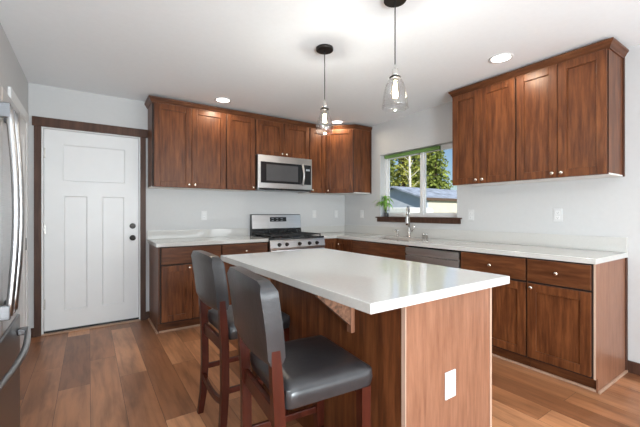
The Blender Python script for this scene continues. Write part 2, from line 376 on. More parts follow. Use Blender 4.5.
def upper(name_label, o, u, n, w0, w1, doors, z0=ZB, z1=ZT, depth=.312, group=None, base=None, under=True):
    """o: a point on the face plane at z=0; body goes back -n*depth"""
    O, U, N = Vector(o), Vector(u), Vector(n)
    c_ = O+U*((w0+w1)/2)-N*(depth/2); c_.z = z0
    t = thing('wall_cabinet', name_label, 'cabinet', c_, group)
    b = MB(); b.frame(o, u, ZV, n, (w0+.0008, w1-.0008), (z0+.012, z1), (-depth, 0)); b.build('body', 'cab', t)
    MB().frame(o, u, ZV, n, (w0+.0008, w1-.0008), (z0, z0+.0115), (-depth, -.004)).build('bottom_panel', 'pale', t)
    gp = MB(); gp.frame(o, u, ZV, n, (w0+.002, w1-.002), (z0+.001, z1-.02), (.0002, .0012)); gp.build('gap_shade_sheet', 'gapshade', t)
    for a, e, kside in doors:
        d = shaker(O+N*.0015, u, n, a+G, e-G, z0+.003, z1-.012).build('door', 'cab', t)
        kw = e-.032 if kside > 0 else a+.032
        knob(O+N*.0015, u, n, kw, z0+.038, d)
    return t
BU = D-.315     # face plane y of back uppers
back = ((0, BU, 0), (1, 0, 0), (0, -1, 0))
upper('two-door dark wood wall cabinet nearest the entry door', *back, .558, 1.366, [(.575, .967, 1), (.967, 1.36, -1)])
upper('single-door wood wall cabinet just left of the microwave', *back, 1.366, 1.742, [(1.37, 1.738, 1)])
upper('short two-door wood wall cabinet directly above the microwave', *back, 1.742, 2.548, [(1.748, 2.143, 1), (2.143, 2.542, -1)], z0=1.957)
upper('narrow wood wall cabinet right of the microwave', *back, 2.548, 2.822, [(2.552, 2.818, -1)])
# diagonal corner wall cabinet
RU = RX-.315    # face plane x of right uppers
yc = 3.738
t = thing('wall_cabinet', 'angled wood corner wall cabinet where the walls meet', 'cabinet', (3.12, 4.05, ZB))
P1, P2 = Vector((2.823, BU, 0)), Vector((RU, yc, 0)); ud = (P2-P1).normalized(); nd = Vector((ud.y, -ud.x, 0))
if nd.y > 0: nd = -nd
wd = (P2-P1).length
poly = [(2.823, D-.001), (RX-.001, D-.001), (RX-.001, yc), (RU, yc), (2.823, BU)]
MB().prism(poly, ZB+.012, ZT).build('body', 'cab', t); MB().prism(poly, ZB, ZB+.0115).build('bottom_panel', 'pale', t)
MB().frame(P1, ud, ZV, nd, (.012, wd-.012), (ZB+.001, ZT-.02), (.0002, .0012)).build('gap_shade_sheet', 'gapshade', t)
dd = shaker(P1+nd*.0015, ud, nd, .02, wd-.02, ZB+.003, ZT-.012).build('door', 'cab', t); knob(P1+nd*.0015, ud, nd, .05, ZB+.038, dd)
MB().box(RX-.016, RX-.0012, yc-.012, yc-.0005, ZB, ZT).build('scribe_strip', 'trim', t)
# right uppers
right = ((RU, 0, 0), (0, -1, 0), (-1, 0, 0))     # u runs towards the camera (-y): w = -y
upper('two-door wood wall cabinet on right wall, next to the window', *right, -2.158, -1.522, [(-2.152, -1.852, 1), (-1.852, -1.527, -1)])
ru = upper('two-door wood wall cabinet on right wall, nearer end', *right, -1.521, -.878, [(-1.517, -1.2, 1), (-1.2, -.884, -1)])
MB().box(RX-.018, RX-.0012, .868, .8775, ZB, ZT).build('scribe_strip', 'trim', ru)
# crown mouldings: profile swept along a path (mitred)
def crown(path, label, z0=ZT-.008, z1=2.468):
    prof = [(-.022, z0), (.004, z0), (.005, z0+.008), (.012, z0+.018), (.021, z0+.036), (.029, z0+.044), (.031, z1), (-.022, z1)]
    mb = MB(); rings = []
    pts = [Vector((x, y, 0)) for x, y in path]; n = len(pts)
    for i, p in enumerate(pts):
        dirs = []
        if i > 0: dirs.append((p-pts[i-1]).normalized())
        if i < n-1: dirs.append((pts[i+1]-p).normalized())
        nn = [Vector((d.y, -d.x, 0)) for d in dirs]
        if len(nn) == 2: m_ = (nn[0]+nn[1]).normalized(); m_ = m_/m_.dot(nn[0])
        else: m_ = nn[0]
        rings.append([mb.bm.verts.new(p+m_*(a+.0015)+Vector((0, 0, z))) for a, z in prof])
    k = len(prof); fs = [mb.bm.faces.new(rings[0]), mb.bm.faces.new(rings[-1][::-1])]
    for A, B in zip(rings, rings[1:]):
        for q in range(k): fs.append(mb.bm.faces.new((A[q], A[(q+1) % k], B[(q+1) % k], B[q])))
    bmesh.ops.recalc_face_normals(mb.bm, faces=fs)
    return tag(mb.build('crown_molding', 'cabh'), label, 'molding')
# top decks that carry the mouldings
crown([(.5565, D-.002), (.5565, BU), (2.823, BU), (RU, yc), (RX-.002, yc)], 'long stained crown moulding above the back and corner wall cabinets')
crown([(RX-.002, 2.158), (RU, 2.158), (RU, .877), (RX-.002, .877)], 'stained crown moulding above the right wall cabinets')
# base cabinets
CT = .876       # underside of countertop
def base_cab(label, o, u, n, w0, w1, fronts, depth=.6, left_end=False, right_end=False, toe=True):
    O, U, N = Vector(o), Vector(u), Vector(n)
    c_ = O+U*((w0+w1)/2)-N*(depth/2); c_.z = 0
    t = thing('base_cabinet', label, 'cabinet', c_)
    MB().frame(o, u, ZV, n, (w0+.0008, w1-.0008), (.1, CT), (-depth, 0)).build('body', 'cab', t)
    MB().frame(o, u, ZV, n, (w0+.0008, w1-.0008), (.0006, .0995), (-depth, -.052)).build('toe_kick', 'cabh', t)
    MB().frame(o, u, ZV, n, (w0+.002, w1-.002), (.101, CT-.002), (.0002, .0012)).build('gap_shade_sheet', 'gapshade', t)
    MB().frame(o, u, ZV, n, (w0+.0008, w1-.0008), (.0006, .018), (-.0515, -.036), .003).build('shoe_molding', 'shoe', t)
    for kind, a, e, z0, z1, kw, kz in fronts:
        if kind == 'drawer':
            d = MB().frame(O+N*.0015, u, ZV, n, (a+G, e-G), (z0, z1), (0, .02), .003).build('drawer', 'cabh', t)
        elif kind == 'false':
            d = MB().frame(O+N*.0015, u, ZV, n, (a+G, e-G), (z0, z1), (0, .02), .003).build('false_front', 'cabh', t)
        else: d = shaker(O+N*.0015, u, n, a+G, e-G, z0, z1).build('door', 'cab', t)
        if kw is not None: knob(O+N*.0015, u, n, kw, kz, d)
    return t
BF = 3.74
bb_ = ((0, BF, 0), (1, 0, 0), (0, -1, 0)); BD = D-BF-.001
zd0, zd1, zr0, zr1 = .115, .682, .697, .866
b1 = base_cab('wood base cabinet with one drawer and two doors, beside the entry door', *bb_, .586, 1.208,
         [('drawer', .598, 1.204, zr0, zr1, .9, .782), ('door', .598, .9, zd0, zd1, .869, .652), ('door', .9, 1.204, zd0, zd1, .931, .652)], BD)
sp = MB(); sp.extr([(.5755, BF-.001, .1), (.5755, BF+.05, .1), (.5755, BF+.05, .0006), (.5755, D-.002, .0006), (.5755, D-.002, CT), (.5755, BF-.001, CT)], (.010, 0, 0)); sp.build('side_panel', 'cab', b1)
MB().box(.560, .575, BF+.02, D-.016, .0006, .018, .003).build('shoe_molding', 'shoe', b1)
base_cab('wood base cabinet with one drawer, left of the stove', *bb_, 1.209, 1.768,
         [('drawer', 1.213, 1.764, zr0, zr1, 1.49, .782), ('door', 1.213, 1.489, zd0, zd1, 1.458, .652), ('door', 1.489, 1.764, zd0, zd1, 1.52, .652)], BD)
# right run: face plane x
RF = 2.81
rb = ((RF, 0, 0), (0, -1, 0), (-1, 0, 0)); RD = RX-RF-.001
b4 = base_cab('wood base cabinet with a drawer above a door at the right end', *rb, -1.292, -.872,
         [('drawer', -1.288, -.882, zr0, zr1, -1.085, .782), ('door', -1.288, -.882, zd0, zd1, -1.254, .652)], RD)
sp = MB(); sp.extr([(RF-.001, .861, .1), (RF+.035, .861, .1), (RF+.035, .861, .0006), (RX-.002, .861, .0006), (RX-.002, .861, CT), (RF-.001, .861, CT)], (0, .010, 0)); sp.build('side_panel', 'panel', b4)
MB().box(RF-.0045, RF-.0012, .861, .8725, .1, CT).build('edge_strip', 'edge', b4)
MB().box(RX-.03, RX-.0022, .851, .8605, .0006, CT).build('scribe_strip', 'trim', b4)
MB().box(RF+.03, RX-.016, .846, .8605, .0006, .018, .003).build('shoe_molding', 'shoe', b4)
base_cab('wood base cabinet with a drawer above a door right of the dishwasher', *rb, -1.857, -1.293,
         [('drawer', -1.853, -1.297, zr0, zr1, -1.575, .782), ('door', -1.853, -1.297, zd0, zd1, -1.82, .652)], RD)
base_cab('wood sink base cabinet with a plain front panel below the sink', *rb, -3.40, -2.511,
         [('false', -3.396, -2.515, zr0, zr1, None, 0), ('door', -3.396, -2.956, zd0, zd1, -2.99, .652), ('door', -2.956, -2.515, zd0, zd1, -2.92, .652)], RD)
# corner base (L shaped)
cb = thing('base_cabinet', 'wood corner base cabinet between the stove and the sink', 'cabinet', (3.1, 4.05, 0))
Lp = [(2.562, BF), (RF, BF), (RF, 3.402), (RX-.002, 3.402), (RX-.002, D-.002), (2.562, D-.002)]
MB().prism(Lp, .1, CT).build('body', 'cab', cb)
MB().prism([(2.562, BF+.052), (RF+.052, BF+.052), (RF+.052, 3.402), (RX-.002, 3.402), (RX-.002, D-.002), (2.562, D-.002)], .0006, .0995).build('toe_kick', 'cabh', cb)
shaker((0, BF-.0015, 0), (1, 0, 0), (0, -1, 0), 2.57, RF-.026, zd0, zr1, .055).build('door', 'cab', cb)
dd = shaker((RF-.0015, 0, 0), (0, -1, 0), (-1, 0, 0), -(BF-.026), -3.41, zd0, zr1, .055).build('door', 'cab', cb)
knob((RF-.0015, 0, 0), (0, -1, 0), (-1, 0, 0), -3.66, .80, dd)
# ------------------------------------------------------------------ countertops
CZ = .914
ct = thing('countertop', 'white quartz countertop on the cabinets left of the stove', 'countertop', (1.15, 4.05, CT))
MB().box(.553, 1.771, BF-.027, D-.001, CT+.0005, CZ, .003).build('slab', 'quartz', ct)
MB().box(.553, 1.771, D-.021, D-.001, CZ+.0003, 1.015, .002).build('backsplash', 'quartz', ct)
ct = thing('countertop', 'long L-shaped white quartz countertop with the sink set in it', 'countertop', (3.1, 2.6, CT))
CF = RF-.027
sy0, sy1, sx0, sx1 = 2.58, 3.30, 2.885, 3.27
s_ = MB()
# outline with a hole, built as a bridged ngon set
def slab_hole(mb, z0, z1):
    xs = [CF, sx0, sx1, RX-.001]; ys = [.852, sy0, sy1, BF-.027, D-.001]
    vs = {}
    def V(x, y, z):
        k = (round(x, 4), round(y, 4), z)
        if k not in vs: vs[k] = mb.bm.verts.new((x, y, z))
        return vs[k]
    cells = [(a, b, c, d) for a, b in zip(xs, xs[1:]) for c, d in zip(ys, ys[1:]) if not (a == sx0 and c == sy0)]
    cells.append((2.562, CF, BF-.027, D-.001))
    fs = []
    for a, b, c, d in cells:
        fs.append(mb.bm.faces.new((V(a, c, z1), V(b, c, z1), V(b, d, z1), V(a, d, z1))))
        fs.append(mb.bm.faces.new((V(a, c, z0), V(a, d, z0), V(b, d, z0), V(b, c, z0))))
    edges = {}
    for a, b, c, d in cells:
        for p, q in (((a, c), (b, c)), ((b, c), (b, d)), ((b, d), (a, d)), ((a, d), (a, c))):
            k = frozenset((p, q)); edges.setdefault(k, []).append((p, q))
    for k, l in edges.items():
        if len(l) == 1:
            p, q = l[0]; mb.bm.faces.new((V(*p, z0), V(*q, z0), V(*q, z1), V(*p, z1)))
    bmesh.ops.recalc_face_normals(mb.bm, faces=mb.bm.faces[:])
    es = [e for e in mb.bm.edges if len(e.link_faces) == 2 and e.calc_face_angle(0) > 1]
    bmesh.ops.bevel(mb.bm, geom=es, offset=.003, segments=2, profile=.5, affect='EDGES')
slab_hole(s_, CT+.0005, CZ); s_.build('slab', 'quartz', ct)
MB().box(2.562, RX-.0225, D-.021, D-.001, CZ+.0003, 1.015, .002).build('backsplash', 'quartz', ct)
MB().box(RX-.021, RX-.001, .852, D-.022, CZ+.0003, 1.03, .002).build('backsplash', 'quartz', ct)
# sink: two bowls hung below the slab
sk = thing('sink', 'undermount stainless double bowl sink below the window', 'sink', ((sx0+sx1)/2, (sy0+sy1)/2, CT-.2))
for a, b_ in ((sy0+.005, 2.935), (2.955, sy1-.005)):
    q = MB(); X0, X1 = sx0+.004, sx1-.004; zt, zb_ = CT-.001, CT-.19
    for (p0, p1, p2, p3, p4, p5) in ((X0, X0+.004, a, b_, zb_, zt), (X1-.004, X1, a, b_, zb_, zt), (X0+.004, X1-.004, a, a+.004, zb_, zt), (X0+.004, X1-.004, b_-.004, b_, zb_, zt), (X0+.004, X1-.004, a+.004, b_-.004, zb_, zb_+.004)): q.box(p0, p1, p2, p3, p4, p5)
    bw = q.build('bowl', 'sink', sk)
    MB().lathe([(.045, 0), (.045, .003), (.03, .004), (.028, .001)], ((X0+X1)/2, (a+b_)/2, zb_+.0045), ZV, 20).build('drain', 'chrome', bw)
MB().box(sx0+.004, sx1-.004, 2.936, 2.954, CT-.06, CT-.002).build('divider', 'sink', sk)
# faucet and accessories
fx, fy = 3.335, 2.935
fa = thing('faucet', 'tall brushed steel pull-down kitchen faucet behind the sink', 'faucet', (fx, fy, CZ))
MB().lathe([(.029, .0005), (.029, .008), (.022, .014), (.02, .10), (.015, .115), (.0135, .13)], (fx, fy, CZ), ZV, 20).build('base', 'chrome', fa)
pts = [(fx, fy, CZ+.12), (fx, fy, CZ+.30)]
for k in range(1, 13):
    a = math.pi*k/12; r_ = .075-.075*math.cos(a); pts.append((fx-.84*r_, fy-.54*r_, CZ+.30+.08*math.sin(a)))
pts.append((fx-.126, fy-.081, CZ+.27))
MB().tube(pts, .0125, 12).build('spout', 'chrome', fa)
MB().lathe([(.017, 0), (.021, .03), (.02, .07), (.015, .105), (.014, .12)], (fx-.126, fy-.081, CZ+.155), ZV, 16).build('spray_head', 'chrome', fa)
h_ = MB(); h_.tube([(fx, fy-.015, CZ+.075), (fx, fy-.05, CZ+.075)], .013, 12); h_.tube([(fx, fy-.048, CZ+.075), (fx+.005, fy-.065, CZ+.105), (fx+.01, fy-.08, CZ+.16)], [.009, .008, .006], 10); h_.build('lever', 'chrome', fa)
sd = thing('soap_dispenser', 'small steel soap dispenser left of the faucet', 'soap dispenser', (3.35, 3.14, CZ))
MB().lathe([(.02, .0005), (.02, .012), (.011, .018), (.010, .06), (.013, .065), (.013, .085), (.004, .09)], (3.35, 3.14, CZ), ZV, 16).build('pump_base', 'chrome', sd)
MB().tube([(3.35, 3.14, CZ+.075), (3.31, 3.14, CZ+.083), (3.275, 3.14, CZ+.072)], [.008, .007, .006], 10).build('nozzle', 'chrome', sd)
for yy, lb in ((2.74, 'small steel countertop cap right of the faucet, the nearer to it'), (2.69, 'small steel countertop cap right of the faucet, the farther from it')):
    tag(MB().lathe([(.012, .0005), (.012, .05), (.010, .058), (.004, .06)], (3.37, yy, CZ), ZV, 14).build('sink_air_cap', 'chrome'), lb, 'sink fitting')
# ------------------------------------------------------------------ range
rg = thing('range', 'freestanding stainless gas range with black cooktop', 'stove', (2.165, 4.0, 0))
X0, X1 = 1.775, 2.558
MB().box(X0, X1, 3.71, D-.005, .06, .895).build('body', 'black', rg)
for lx in (X0+.05, X1-.05):
    for ly in (3.76, D-.06): MB().lathe([(.02, .0005), (.02, .06)], (lx, ly, 0), ZV, 12).build('foot', 'black', rg)
MB().box(X0, X1, 3.69, 4.265, .8955, .918, .004).build('cooktop', 'black', rg)
cp = MB(); cp.extr([(X0, 3.709, .775), (X0, 3.672, .778), (X0, 3.668, .80), (X0, 3.682, .872), (X0, 3.692, .893), (X0, 3.709, .894)], (X1-X0, 0, 0)); cpo = cp.build('control_panel', 'steel', rg)
for kx in (1.894, 1.996, 2.175, 2.32, 2.433):
    k_ = MB(); k_.lathe([(.024, 0), (.024, .006), (.019, .009), (.017, .03), (.014, .033)], (kx, 3.676, .835), (0, -1, .18), 18); ko = k_.build('knob', 'bronze', cpo)
od = MB(); od.box(X0+.004, X1-.004, 3.672, 3.709, .25, .772, .004); odo = od.build('oven_door', 'steel', rg)
MB().box(X0+.10, X1-.10, 3.669, 3.6715, .36, .62, .001).build('oven_window', 'bglass', odo)
oh = MB(); oh.tube([(X0+.05, 3.625, .725), (X1-.05, 3.625, .725)], .013, 12)
for hx in (X0+.08, X1-.08): oh.tube([(hx, 3.625, .725), (hx, 3.674, .725)], .009, 10)
oh.build('handle', 'steel', odo)
MB().box(X0+.004, X1-.004, 3.675, 3.709, .065, .243, .004).build('drawer', 'steel', rg)
bgd = MB(); bgd.extr([(X0+.025, D-.006, .9), (X0+.025, 4.275, .9), (X0+.025, 4.275, .985), (X0+.025, 4.283, .99), (X0+.025, 4.302, 1.19), (X0+.025, 4.315, 1.199), (X0+.025, D-.006, 1.199)], (X1-X0-.025, 0, 0)); bgo = bgd.build('backguard', 'black', rg)
th = math.atan2(.019, .2); bn = Vector((0, -math.cos(th), math.sin(th))); bv = Vector((0, math.sin(th), math.cos(th)))
MB().frame((2.1665, 4.284, 1.003), (1, 0, 0), bv, bn, (-.362, .388), (.003, .188), (.0005, .004), .0015).build('steel_panel', 'steel', bgo)
ds = MB().frame((2.1665, 4.284, 1.003), (1, 0, 0), bv, bn, (-.10, .155), (.095, .158), (.0042, .0062), .001).build('display', 'display', bgo)
for r_ in range(2):
    for q in range(3):
        dg = MB(); dg.frame((2.1665, 4.284, 1.003), (1, 0, 0), bv, bn, (-.075+q*.07, -.04+q*.07-.003*(q % 2)), (.110+r_*.026, .115+r_*.026), (.0061, .0066)); dg.build('marking', 'digits', ds)
gr = MB()
for gx0 in (X0+.03, X0+.272, X0+.514):
    gx1 = gx0+.236
    for a in (gx0, gx1-.012): gr.box(a, a+.012, 3.72, 4.245, .936, .95)
    for yy in (3.72, 3.85, 3.975, 4.105, 4.233): gr.box(gx0+.012, gx1-.012, yy, yy+.012, .937, .949)
    gr.box((gx0+gx1)/2-.005, (gx0+gx1)/2+.005, 3.732, 4.233, .9372, .9488)
    for a in (gx0, gx1-.012):
        for yy in (3.72, 4.233): gr.box(a, a+.012, yy, yy+.012, .9182, .936)
gr.build('grate', 'iron', rg)
for bx, by in ((X0+.148, 3.83), (X0+.148, 4.12), (X0+.39, 3.98), (X0+.632, 3.83), (X0+.632, 4.12)):
    MB().lathe([(.05, 0), (.05, .006), (.036, .008), (.036, .014), (.03, .016)], (bx, by, .9182), ZV, 20).build('burner', 'iron', rg)
# microwave
mw = thing('microwave', 'stainless over-the-range microwave hung above the stove', 'microwave', (2.145, 4.15, 1.515))
a0, a1, z0, z1, yf = 1.748, 2.545, 1.515, 1.953, 3.985
MB().box(a0, a1, yf, D-.003, z0, z1, .002).build('body', 'steeld', mw)
MB().box(a0, a1, yf-.02, yf-.0005, z0+.02, z1, .003).build('front_frame', 'steel', mw)
vg = MB(); vg.box(a0+.02, a1-.02, yf-.018, yf+.2, z0-.004, z0+.019); vg.build('vent_grille', 'black', mw)
dr = MB().box(a0+.035, a1-.135, yf-.0265, yf-.0205, z0+.085, z1-.085, .002).build('door_window', 'bglass', mw)
MB().box(a0+.11, a1-.225, yf-.0285, yf-.0268, z0+.115, z1-.115, .001).build('mesh_screen', 'mesh', dr)
cpn = MB().box(a1-.133, a1-.018, yf-.0265, yf-.0205, z0+.085, z1-.085, .002).build('control_panel', 'bglass', mw)
MB().box(a1-.10, a1-.04, yf-.0275, yf-.0267, z1-.165, z1-.14).build('display', 'digits', cpn)
hp = []
for k in range(13):
    q = k/12; hp.append((a1-.155, yf-.032-.035*math.sin(math.pi*q), z0+.075+q*(z1-z0-.16)))
MB().tube(hp, .014, 12).build('handle', 'steel', mw)
# dishwasher
dw = thing('dishwasher', 'stainless dishwasher between the sink and drawer cabinets', 'dishwasher', (3.1, 2.19, 0))
MB().box(RF+.02, RX-.03, 1.866, 2.504, .1, CT-.004).build('body', 'black', dw)
MB().box(RF+.055, RF+.5, 1.866, 2.504, .0006, .0995).build('toe_kick', 'black', dw)
dp = MB(); dp.box(RF-.022, RF+.0195, 1.868, 2.502, .115, .775, .003); dp.build('door', 'steel', dw)
dp = MB(); dp.extr([(RF+.0195, 1.868, .779), (RF-.006, 1.868, .779), (RF-.022, 1.868, .80), (RF-.022, 1.868, .85), (RF-.016, 1.868, .856), (RF+.0195, 1.868, .856)], (0, .634, 0)); dp.build('control_panel', 'steel', dw)
# ------------------------------------------------------------------ refrigerator
FX = -.30
fr = thing('refrigerator', 'stainless french door refrigerator at the left edge', 'refrigerator', (-.7, 1.92, 0))
MB().box(-1.20, FX-.075, 1.475, 2.375, .03, 1.76).build('body', 'steeld', fr)
for a, b_ in ((1.472, 1.917), (1.923, 2.378)):
    MB().box(FX-.072, FX, a, b_, .70, 1.755, .008).build('door', 'steel', fr)
MB().box(FX-.072, FX, 1.472, 2.378, .06, .69, .008).build('freezer_drawer', 'steelk', fr)
for lx in (-1.14, -.45):
    for ly in (1.53, 2.32): MB().lathe([(.02, .0005), (.02, .03)], (lx, ly, 0), ZV, 10).build('foot', 'black', fr)
for yy in (1.862, 1.975):
    hp = []
    for k in range(17):
        q = k/16; hp.append((FX+.030+.022*math.sin(math.pi*q), yy, .80+q*.85))
    hb = MB().tube(hp, .013, 12).build('handle', 'handle', fr)
    for zz in (.815, 1.635): MB().box(FX+.0005, FX+.036, yy-.014, yy+.014, zz-.03, zz+.03, .004).build('handle_mount', 'steelk', hb)
hp = []
for k in range(17):
    q = k/16; hp.append((FX+.036+.03*math.sin(math.pi*q), 1.53+q*.79, .615))
hb = MB().tube(hp, .013, 12).build('handle', 'steeld', fr)
for yy in (1.55, 2.30): MB().box(FX+.0005, FX+.04, yy-.025, yy+.025, .60, .63, .004).build('handle_mount', 'steelk', hb)
for yy in (1.52, 2.33): MB().box(FX-.12, FX-.02, yy-.04, yy+.04, 1.7605, 1.785, .004).build('hinge_cover', 'steeld', fr)
# ------------------------------------------------------------------ island
IX0, IX1, IY0, IY1 = 1.01, 1.614, .907, 2.40
il = thing('kitchen_island', 'dark wood kitchen island base in the middle of the room', 'island', ((IX0+IX1)/2, (IY0+IY1)/2, 0))
MB().box(IX0, IX1-.02, IY0+.02, IY1, .0006, CT).build('body', 'cab', il)
MB().box(IX0+.004, IX1-.012, IY0, IY0+.0195, .0006, CT, .001).build('end_panel', 'panel', il)
MB().box(IX1-.0115, IX1, IY0-.002, IY0+.0195, .0006, CT).build('edge_strip', 'edge', il)
MB().box(IX0-.001, IX0+.0035, IY0-.001, IY0+.0195, .0006, CT).build('edge_strip', 'edge', il)
for a, e in ((.94, 1.42), (1.42, 1.9), (1.9, 2.38)):
    d = shaker((IX1-.019, 0, 0), (0, 1, 0), (1, 0, 0), a+G, e-G, .115, .866).build('door', 'cab', il); knob((IX1-.019, 0, 0), (0, 1, 0), (1, 0, 0), e-.035, .82, d)
def duplex(o, u, n, parent=None, label=None, sw=False):
    """wall plate with two receptacles"""
    O = Vector(o); pl = MB().frame(o, u, ZV, n, (-.036, .036), (-.058, .058), (.0003, .006), .0025)
    if parent is not None: p = pl.build('outlet', 'plate', parent); rt = p
    else:
        p0 = thing('outlet', label, 'outlet', O-Vector((0, 0, .058))); rt = p0; p = pl.build('plate', 'plate', p0)
    for k in (-.022, .022):
        rc = MB().frame(o, u, ZV, n, (-.016, .016), (k-.014, k+.014), (.0058, .0082), .003).build('receptacle', 'vinyl', p if parent is None else rt)
    sl_ = MB()
    for k in (-.022, .022):
        for q in (-.006, .006): sl_.frame(o, u, ZV, n, (q-.001, q+.001), (k-.003, k+.006), (.0083, .0086))
        sl_.frame(o, u, ZV, n, (-.0025, .0025), (k-.010, k-.006), (.0083, .0086))
    sl_.build('slots', 'slot', p if parent is None else rt)
    return rt
duplex((1.287, IY0, .482), (1, 0, 0), (0, -1, 0), il)
# corbel brackets under the overhang
for yb in (1.225, 2.1):
    cbk = MB(); cbk.extr([(IX0-.022, yb-.012, CT-.001), (IX0-.20, yb-.012, CT-.001), (IX0-.20, yb-.012, CT-.018), (IX0-.022, yb-.012, CT-.17)], (0, .026, 0)); co = cbk.build('bracket', 'corbel', il)
    MB().box(IX0-.0215, IX0-.0005, yb-.016, yb+.016, CT-.205, CT-.001, .002).build('bracket_cleat', 'panel', co)
tp = MB().box(.784, 1.688, .856, 2.438, CT+.0006, CZ, .003).build('island_countertop', 'quartz')
tag(tp, 'glossy white quartz slab on the kitchen island', 'countertop')
# ------------------------------------------------------------------ bar stools
def stool(cx, cy, label, turn=0):
    t = thing('bar_stool', label, 'stool', (cx, cy, 0), 'bar stools at the island')
    def part(mb, name, mat, p=t):
        bmesh.ops.translate(mb.bm, verts=mb.bm.verts[:], vec=(cx, cy, 0)); return mb.build(name, mat, p)
    # seat cushion: domed rounded slab from a grid
    def cushion(hx, hy, z0, z1, dome, n=14, rr=.022):
        mb = MB(); g = {}
        def corner(u, v):      # rounded rectangle
            x, y = u*hx, v*hy; ex, ey = hx-rr, hy-rr
            dx, dy = abs(x)-ex, abs(y)-ey
            if dx > 0 and dy > 0:
                L = math.hypot(dx, dy); m_ = max(dx, dy)
                x = math.copysign(ex+dx/L*m_, x); y = math.copysign(ey+dy/L*m_, y)
            return x, y
        for s_ in (0, 1):
            for i in range(n+1):
                for j_ in range(n+1):
                    u, v = 2*i/n-1, 2*j_/n-1; x, y = corner(u, v)
                    e = max(abs(u), abs(v)); z = z0 if s_ == 0 else z1+dome*(1-u*u)*(1-v*v)
                    if s_: z -= .016*max(0, (e-.86)/.14)**2
                    sh = 1-.02*(s_ == 0)
                    g[s_, i, j_] = mb.bm.verts.new((x*sh, y*sh, z))
        for s_ in (0, 1):
            for i in range(n):
                for j_ in range(n): mb.bm.faces.new([g[s_, i+a, j_+b] for a, b in ((0, 0), (1, 0), (1, 1), (0, 1))])
        ring = [(i, 0) for i in range(n)]+[(n, j_) for j_ in range(n)]+[(i, n) for i in range(n, 0, -1)]+[(0, j_) for j_ in range(n, 0, -1)]
        mid = {k: mb.bm.verts.new((g[(1,)+k].co+g[(0,)+k].co)/2+Vector((g[(1,)+k].co.x, g[(1,)+k].co.y, 0)).normalized()*.006) for k in ring}
        for k, k2 in zip(ring, ring[1:]+ring[:1]):
            mb.bm.faces.new((g[(0,)+k], g[(0,)+k2], mid[k2], mid[k])); mb.bm.faces.new((mid[k], mid[k2], g[(1,)+k2], g[(1,)+k]))
        bmesh.ops.recalc_face_normals(mb.bm, faces=mb.bm.faces[:])
        return mb
    c = cushion(.187, .203, .548, .63, .010); s_ = part(c, 'seat', 'leather'); es_ = s_.modifiers.new('e', 'EDGE_SPLIT'); es_.split_angle = R(55); [setattr(p, 'use_smooth', True) for p in s_.data.polygons]
    # seam around the seat
    # backrest: curved padded panel
    mb = MB(); n, m_ = 14, 12; g = {}
    for s_i, off in ((0, -.031), (1, .031)):
        for i in range(n+1):
            for j_ in range(m_+1):
                v = 2*i/n-1; q = j_/m_
                wq = .214*(.965+.035*min(1, q*2.2))-(.012*max(0, (q-.9)/.1)**2)
                y = v*wq
                zt = 1.0-.010*v*v-.008*max(0, (abs(v)-.86)/.14)**2; zb_ = .708+.006*v*v
                z = zb_+(zt-zb_)*q
                x = -.218-.034*q**1.3-.014*(1-v*v)
                e = abs(2*q-1); th_ = 1-.3*max(0, (e-.82)/.18)**2
                g[s_i, i, j_] = mb.bm.verts.new((x+off*th_, y, z))
    for s_i in (0, 1):
        for i in range(n):
            for j_ in range(m_): mb.bm.faces.new([g[s_i, i+a, j_+b] for a, b in ((0, 0), (1, 0), (1, 1), (0, 1))])
    ring = [(i, 0) for i in range(n)]+[(n, j_) for j_ in range(m_)]+[(i, m_) for i in range(n, 0, -1)]+[(0, j_) for j_ in range(m_, 0, -1)]
    for k, k2 in zip(ring, ring[1:]+ring[:1]): mb.bm.faces.new((g[(0,)+k], g[(0,)+k2], g[(1,)+k2], g[(1,)+k]))
    bmesh.ops.recalc_face_normals(mb.bm, faces=mb.bm.faces[:])
    bk = part(mb, 'backrest', 'leather'); es_ = bk.modifiers.new('e', 'EDGE_SPLIT'); es_.split_angle = R(50); [setattr(p, 'use_smooth', True) for p in bk.data.polygons]
    yl = .187
    for sgn in (-1, 1):
        part(MB().beam([((-.232, sgn*yl, .0006), .016, .015), ((-.214, sgn*yl, .12), .018, .016), ((-.204, sgn*yl, .3), .02, .017), ((-.206, sgn*yl, .52), .02, .017), ((-.216, sgn*(yl+.004), .66), .019, .017), ((-.226, sgn*(yl+.006), .80), .014, .017)]), 'leg', 'stool')
        part(MB().beam([((.150, sgn*.180, .0006), .016, .016), ((.153, sgn*.180, .25), .0185, .0185), ((.153, sgn*.180, .548), .021, .021)]), 'leg', 'stool')
        part(MB().box(-.185, .138, sgn*.182-.009, sgn*.182+.009, .262, .292, .003), 'stretcher', 'stool')
    part(MB().box(-.216, -.194, -.177, .177, .485, .5475, .003), 'apron', 'stool')
    part(MB().box(.130, .146, -.16, .16, .515, .5475, .002), 'apron', 'stool')
    part(MB().box(.146, .167, -.164, .164, .165, .20, .003), 'footrest', 'stool')
    cs = MB(); top, bot = [], []
    for k in range(13):
        v = -1+k/6; yy = v*.178; z = .20+.03*v*v; top.append((-.205, yy, z+.017)); bot.append((-.205, yy, z-.017))
    cs.extr(top+bot[::-1], (-.018, 0, 0)); part(cs, 'rear_stretcher', 'stool')
    t.rotation_euler = (0, 0, R(turn))
    return t
stool(.752, 1.205, 'charcoal leather bar stool nearest the viewer, at the near end of the island', -5)
stool(.795, 1.955, 'charcoal leather bar stool behind the nearer stool, closer to the back cabinets')
